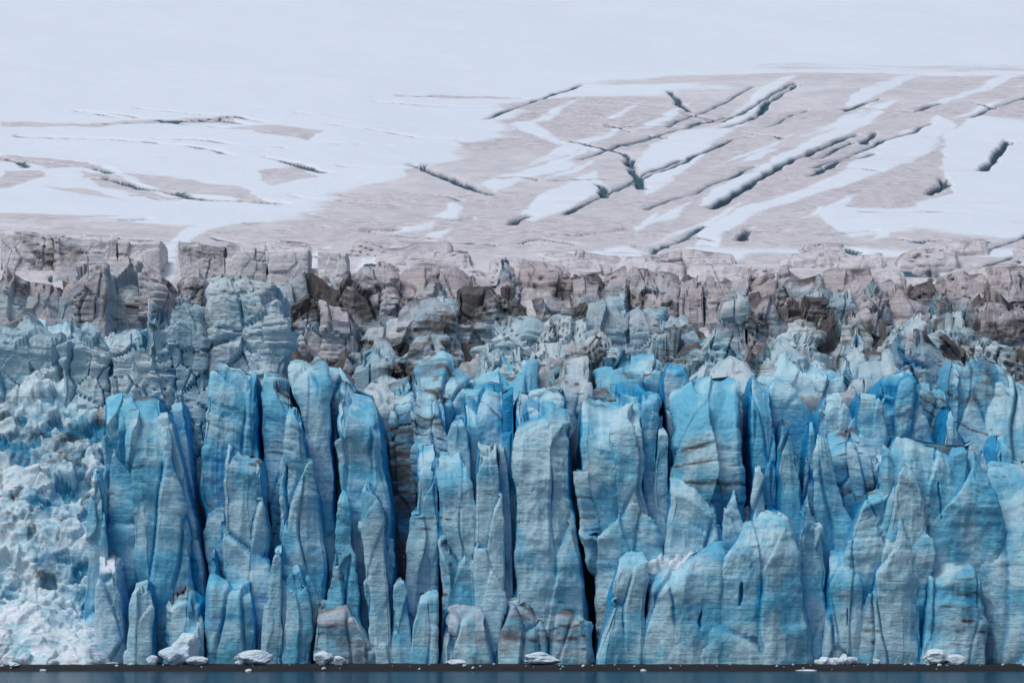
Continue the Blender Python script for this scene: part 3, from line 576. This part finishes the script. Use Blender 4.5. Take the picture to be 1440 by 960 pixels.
 ('ice_spire','fluted cone against the swirl-veined wall',405,[(611,1403,1412),(640,1395,1426),(690,1388,1450),(760,1380,1470)],dict(blue=0.25,dirt=0.06)),
]
FO = {}
for i, (nm, lab, Y0, st, op) in enumerate(FR):
    if nm in ('tall_serac','ice_tower','ice_slab','ice_block','ice_cliff','ice_mass'):
        hp = st[-1][0]-st[0][0]; yr_ = st[0][0]+min(90, 0.35*hp); sa = np.array(st, float)
        rl, rr = np.interp(yr_, sa[:,0], sa[:,1]), np.interp(yr_, sa[:,0], sa[:,2])
        st = [(y, a+(rl-a)*0.45*(y < yr_), b+(rr-b)*0.45*(y < yr_)) for y, a, b in st]
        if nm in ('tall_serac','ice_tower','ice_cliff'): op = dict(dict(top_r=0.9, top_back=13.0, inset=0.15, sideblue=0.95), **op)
    if st[-1][0] < 930: st = st+[(938, st[-1][1]-4, st[-1][2]+4)]
    op['dirt'] = op.get('dirt', 0.16)+0.07
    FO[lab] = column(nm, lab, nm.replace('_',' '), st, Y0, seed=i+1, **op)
FUSED = {'thin short fin leaning on': 'fluted pale blue slab pillar', 'rounded blade with brown seams hugging': 'broad smooth pillar with a rounded shoulder', 'flat-topped layered slab fronting': 'tall bulky pillar with vivid', 'slim bright spire close against': 'domed thick pillar with saturated', 'leaning clean slab against': 'ragged layered pillar on', 'thin layered slab before the ledge': 'broad upper block split', 'smooth-faced slab low on': 'blocky grit-lined pillar', 'sharp-edged fin with white crest': 'lumpy frosted mass', 'tall thin slab rising beside': 'windowed blue column block', 'smooth tapering slab at the foot': 'tall pointed pillar with even', 'fluted cone against': 'swirl-veined wall'}      # pieces frozen to a larger tower are parts of it
for ck, pk_ in FUSED.items():
    c = next(o for l_, o in FO.items() if l_.startswith(ck)); p = next(o for l_, o in FO.items() if l_.startswith(pk_))
    c.name = c.name.split('.')[0].replace('ice_', 'frozen_'); del c['category']; c.parent = p; c.location = [a-b for a, b in zip(c.location, p.location)]
# pale rolling humps on the shelf behind the front
SH = [((650,760,508),'streaked rolling hump of pale ice above the ledge-split block'),((768,832,516),'rounded hump beside a blue hollow on the shelf'),((838,935,503),'long smooth whaleback of pale ice on the shelf'),((955,1062,520),'flat grit-lined shelf crown above the grit-lined pillar'),
      ((1060,1205,500),'wide grit-veined hump behind the turquoise face'),((1190,1290,506),'white-crested hump behind the tall leaning fin'),((575,660,516),'grimy sloping hump above the fluted columns'),((505,580,541),'snow-dusted flat shelf behind the domed thick pillar'),((1010,1120,474),'cracked pale blue hump below the dark seracs'),((1120,1232,470),'blocky pale blue hump with a blue notch')]
for i, ((x0,x1,yt),lab) in enumerate(SH):
    wd = x1-x0; Y0 = float(ymap(yt+28))-9
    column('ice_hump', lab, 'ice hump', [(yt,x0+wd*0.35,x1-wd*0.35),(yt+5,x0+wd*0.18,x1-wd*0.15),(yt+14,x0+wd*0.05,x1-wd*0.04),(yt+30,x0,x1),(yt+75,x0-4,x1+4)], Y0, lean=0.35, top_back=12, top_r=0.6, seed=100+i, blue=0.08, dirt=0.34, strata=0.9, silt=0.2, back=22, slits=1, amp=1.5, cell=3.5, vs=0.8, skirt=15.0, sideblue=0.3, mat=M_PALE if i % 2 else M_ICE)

# ================================================================= SERACS OF THE DIRTY BAND
def serac(st, lab, seed, yb=None, name='serac', **k):
    Y0 = float(ymap(yb if yb else st[-1][0]))-5
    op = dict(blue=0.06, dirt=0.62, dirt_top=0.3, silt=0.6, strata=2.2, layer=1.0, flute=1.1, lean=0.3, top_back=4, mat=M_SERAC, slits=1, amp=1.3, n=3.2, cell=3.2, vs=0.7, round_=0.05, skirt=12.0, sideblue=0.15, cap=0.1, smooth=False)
    op.update(k); return column(name, lab, 'serac', st, Y0, seed=seed, **op)
TS = [([(398,312,378),(408,292,398),(450,285,403),(500,282,402),(560,284,398)],'big pale flat-faced serac with fine horizontal bedding',dict(silt=0.2,dirt=0.15,blue=0.12)),
 ([(432,206,224),(460,200,236),(520,195,246),(590,196,262)],'pale ridged fin serac above the fluted pillars',dict(silt=0.15,dirt=0.25,flute=2.5,blue=0.2)),
 ([(424,243,274),(470,238,286),(560,242,292),(600,250,296)],'pale furrowed serac with tall black clefts',dict(silt=0.15,dirt=0.3,flute=2.5,blue=0.15)),
 ([(462,166,190),(480,152,204),(540,148,214)],'white-blue slanting serac over the crushed ice',dict(silt=0.0,dirt=0.15,blue=0.2,snow=0.2)),
 ([(458,95,124),(478,86,148),(535,84,156)],'chunky frosted serac at the head of the crushed ice slope',dict(silt=0.0,dirt=0.1,blue=0.15,snow=0.3)),
 ([(452,-20,40),(470,-40,78),(530,-50,84)],'toppled frosted serac at the top of the crushed ice slope',dict(silt=0.0,dirt=0.1,blue=0.2,snow=0.3)),
 ([(384,0,36),(400,-10,40),(470,-12,42)],'rounded brown-topped serac under the banded ice wall',{}),([(396,40,60),(420,36,64),(470,34,66)],'small split serac between two rounded brown ones',{}),
 ([(398,66,80),(420,62,84),(475,60,86)],'narrow upright brown serac with a black flank',{}),([(393,84,106),(420,79,110),(478,78,112)],'dark tilted serac with an open shadowed cleft',{}),
 ([(377,112,150),(395,104,152),(440,103,153),(486,110,152)],'big barrel-shaped mauve serac with curved bands',dict(dirt=0.25)),([(377,158,236),(390,152,240),(450,153,238)],'wide mauve slab serac beside the barrel-shaped one',dict(dirt=0.25)),
 ([(394,212,236),(410,205,242),(450,204,244)],'knobby small serac before the wide mauve slab',{}),([(392,246,282),(408,238,288),(445,238,290)],'rounded twin-lobed serac by the pale flat-faced one',{}),
 ([(392,418,474),(408,404,480),(460,402,484)],'brown jumbled serac with silted flat crown',{}),([(398,486,556),(415,470,572),(470,468,575)],'broad silted serac with drooping layers',{}),
 ([(430,410,440),(450,402,452),(500,400,456)],'black-streaked serac beside the pale flat-faced one',dict(dirt=0.8)),([(440,452,492),(455,446,502),(512,444,506)],'dark gnarled serac over the round crowns',dict(dirt=0.8)),
 ([(420,575,608),(440,560,640),(500,556,650)],'swept grey serac with parallel dark bands',dict(silt=0.5)),([(405,640,690),(425,628,705),(480,624,712)],'tilted banded serac below the wall edge',dict(silt=0.5)),
 ([(436,838,860),(455,826,892),(505,818,905)],'pale triangular serac with smooth front',dict(silt=0.25,dirt=0.25)),([(440,880,900),(458,872,928),(505,868,940)],'pale sloping ramp serac next to the triangular one',dict(silt=0.3,dirt=0.3)),
 ([(418,1170,1206),(432,1167,1215),(465,1168,1220)],'pale house-shaped serac among the dark ones',dict(silt=0.2,dirt=0.15)),([(415,1130,1165),(440,1120,1172),(480,1112,1176)],'grey boulder-like serac with black overhang',dict(dirt=0.7)),
 ([(420,1020,1040),(440,1015,1052),(500,1012,1056)],'pale column serac between dark gritty walls',dict(silt=0.2,dirt=0.2)),([(425,1055,1090),(445,1048,1100),(500,1046,1104)],'steep brown-veined serac by the pale column',dict(dirt=0.7)),
 ([(478,1270,1330),(495,1262,1356),(545,1258,1362)],'pale striped ramp serac below the swirling dark ice',dict(silt=0.1,dirt=0.3,blue=0.2)),([(420,1330,1362),(440,1322,1372),(480,1320,1376)],'curling white-lipped serac over a dark hollow',dict(dirt=0.5)),
 ([(425,1385,1440),(440,1372,1470),(500,1368,1480)],'dark swirled serac with fine ribbing',dict(dirt=0.75)),([(390,1100,1150),(405,1090,1165),(440,1088,1168)],'flat silted serac at the brink of the upper glacier',{})]
for i, (st, lab, op) in enumerate(TS):
    e = st[-1]; op = dict(dict(mat=M_PALE, sideblue=0.3), **op) if i < 6 else op
    serac(st+[(e[0]+(70 if e[1] < 260 else 25), e[1]-3, e[2]+3)], lab, 200+i, yb=e[0], **op)
# the upright wall of the upper brink, block by block
bl = [(0,72),(74,164),(166,224),(252,314),(318,373),(375,432),(448,486)]
for i, (a, b) in enumerate(bl):
    t0 = [326,330,337,342,347,350,352][i]
    serac([(t0,a,b),(t0+38,a,b),(t0+62,a,b)], ['banded ice wall block farthest from the snow chute','banded ice wall block with sagging strata','short banded wall block beside the snow chute','barrel-fronted banded block on the far side of the snow chute','square banded wall block next to the barrel-fronted one','square banded block ending at a snow ramp','small banded block past the snow ramp'][i], 240+i, yb=t0+52, name='banded_ice_block', mat=M_SHEET, slant=0.25, silt=0.25, dirt=0.34, top_r=0.1, top_back=3, n=6, aspect=0.15, strata=1.6, amp=0.7, flute=0.5, inset=-0.12, round_=0.5, tilt=0.03, layer=1.4)
r2 = random.Random(11)
x = 560
i = 0
while x < 1475:
    wd = r2.uniform(34, 84); t0 = 384+r2.uniform(-6, 9)+9*math.sin(x*0.021)+6*math.sin(x*0.057)+(6 if x > 930 else 0)
    serac([(t0,x+3,x+wd-3),(t0+5,x,x+wd),(t0+30,x-1,x+wd+1),(t0+58,x-2,x+wd+2)], 'upright grey-brown block in the row along the brink of the upper glacier', 260+i, yb=t0+46, name='brink_block', group='blocks along the brink of the upper glacier', flute=0.7, cell=4.5, n=4.5, aspect=0.5, dirt=0.36, silt=0.85, blue=0.1, lean=0.55, top_back=8, top_r=0.7)
    x += wd+r2.uniform(1, 5); i += 1
# low broken steps between the plateau and the icefall
r3 = random.Random(21)
for i in range(34):
    x = 300+i*34+r3.uniform(-20, 20); wd = r3.uniform(50, 130); t0 = r3.uniform(338, 386); hh = r3.uniform(9, 20)
    serac([(t0,x+wd*0.1,x+wd*0.93),(t0+3,x+2,x+wd-2),(t0+hh,x,x+wd),(t0+hh+12,x-3,x+wd+3)], 'low silted ice step where the plateau starts to break up', 700+i, yb=t0+hh+1, name='ice_step', group='low steps at the plateau edge', mat=M_SHEET, aspect=0.3, lean=0.5, top_back=6, top_r=0.8, silt=0.75, dirt=0.35, amp=0.7, flute=0.5, cell=5.0, slant=0.6, back=6, skirt=6.0, sideblue=0.2, slits=1)
# jumbled angular blocks filling the band
i = 0
for ri, (rowy, h0, h1) in enumerate(((410,30,50),(434,36,60),(460,36,56),(484,28,46),(500,20,34))):
    x = 385 if rowy < 470 else 500
    where = ['hard under the brink','in the upper jumble','in the middle of the jumble','low in the jumble','on the edge of the pale shelf'][ri]
    while x < 1470:
        wd = r2.choice([r2.uniform(35,60), r2.uniform(60,120)]); hh = r2.uniform(h0, h1); yb_ = rowy+hh*0.5+r2.uniform(-8, 8)
        pal = r2.random() < (0.18 if ri < 2 else 0.45); shp = r2.choice(['pointed','blunt','slab-like'])
        sk = r2.uniform(-0.3, 0.3)*wd; pk = {'pointed':0.05,'blunt':0.26,'slab-like':0.38}[shp]; yt = yb_-hh*(1.15 if shp == 'pointed' else 0.85); c = x+wd/2+sk
        serac([(yt,c-wd*pk,c+wd*pk),(yt+hh*0.25,c-wd*(pk+0.10),c+wd*(pk+0.08)),(yt+hh*0.6,x+wd*0.06+sk*0.4,x+wd*0.94+sk*0.4),(yb_,x,x+wd),(yb_+12,x-3,x+wd+3)], ('pale streaked ' if pal else 'dark gritty ')+shp+' serac '+where, 300+i, yb=yb_+6,
              group=('pale ' if pal else 'dark ')+shp+' seracs '+where, silt=(0.2 if pal else 0.45)+(0.3 if ri == 0 else 0), dirt=(0.48 if pal else 0.74)-(0.2 if ri == 0 else 0), blue=0.2 if pal else 0.08, amp=1.9, res=1.0, tilt=r2.uniform(-0.7,0.7), cell=r2.uniform(2.4,4.2), vs=r2.uniform(0.5,1.1), lean=r2.uniform(0.5,1.1), top_back=r2.uniform(4,10), sideblue=0.25 if pal else 0.05, mat=M_PALE if (ri > 2 or (ri > 0 and pal)) else M_SERAC)
        x += wd*r2.uniform(1.0, 1.9); i += 1

# ================================================================= FALLEN ICE ON THE SHORE
def beach_at(x, y, Y, w, h, lab, seed, name='ice_block', group=None, d=None, sub=3, tint=(0.1,0.02,0.5), cat=None):
    X = xcol(x, Y); wm = w/F*Y; hm = h/F*Y
    return chunk(name, lab, cat or name.replace('_',' '), (X, Y, 0.66 if Y > 389.5 else max(-0.05, float(np.interp(Y, bp[:,0], bp[:,1]))-0.03)), (wm, d or wm*0.8, hm*1.15), seed, M_RUB, group, sub, tint)
for j, (x, y, Y, w_, h_, lab) in enumerate([(214,930,391,17,13,'small wedge of white ice beside the larger fallen blocks'),(244,928,391.5,38,24,'angular fallen ice block with a slanted white face'),(258,912,394,46,36,'rounded fallen block heaped behind the slanted one'),(278,932,390.8,28,11,'low flat ice piece next to the slanted fallen block'),
    (358,928,391,46,16,'long loaf-shaped fallen ice block on the gravel'),(455,927,391.5,24,16,'tilted pale ice block at the foot of the stained block'),(477,930,391,18,11,'small ice lump beside the tilted pale block'),(336,932,390.5,16,6,'thin ice flake near the loaf-shaped block'),
    (1320,930,392,44,20,'fan-shaped white ice mound below the lumpy mass'),(1345,932,391,26,14,'small snowy lump next to the fan-shaped mound'),(760,928,393,56,14,'low snowy ledge of ice under the dirty lumps'),(640,931,393,30,8,'flattened snow bank under the tapered block'),
    (20,938,388.5,18,7,'small white floe stranded on the gravel edge'),(76,936,390,14,7,'knob of white ice below the debris apron')]):
    beach_at(x, y, Y, w_, h_, lab, 500+j, sub=4 if w_ > 30 else 3)
for j in range(16):
    x = 1150+r2.gauss(30, 17); Y = r2.uniform(391, 394); s = r2.uniform(8, 20)
    beach_at(x, 0, Y, s, s*r2.uniform(0.5,0.95), 'broken white ice lump in the pile before the round-headed column', 540+j, name='ice_lump', group='pile of broken ice at the slot', sub=2)
for j in range(60):
    x = r2.uniform(-20, 1460); Y = r2.uniform(386.6, 390.5); s = r2.choice([2,2.5,3,4,5,7])
    beach_at(x, 0, Y, s, s*0.6, 'tiny scrap of ice washed up on the black gravel', 600+j, name='ice_scrap', group='ice scraps on the gravel', sub=1)
for j, (x, Y, w_) in enumerate([(1132,385.0,34),(350,384.6,10),(905,384.8,8),(60,384.8,12)]):
    X = xcol(x, Y); wm = w_/F*Y
    chunk('floating_ice', ['thin white floe drifting just off the gravel','little floe off the loaf-shaped block','tiny floe off the wide blue block','little floe off the debris apron'][j], 'floe', (X, Y, -0.1), (wm, wm*0.5, 0.42), 680+j, M_RUB, None, 2, (0.05,0,0.8))
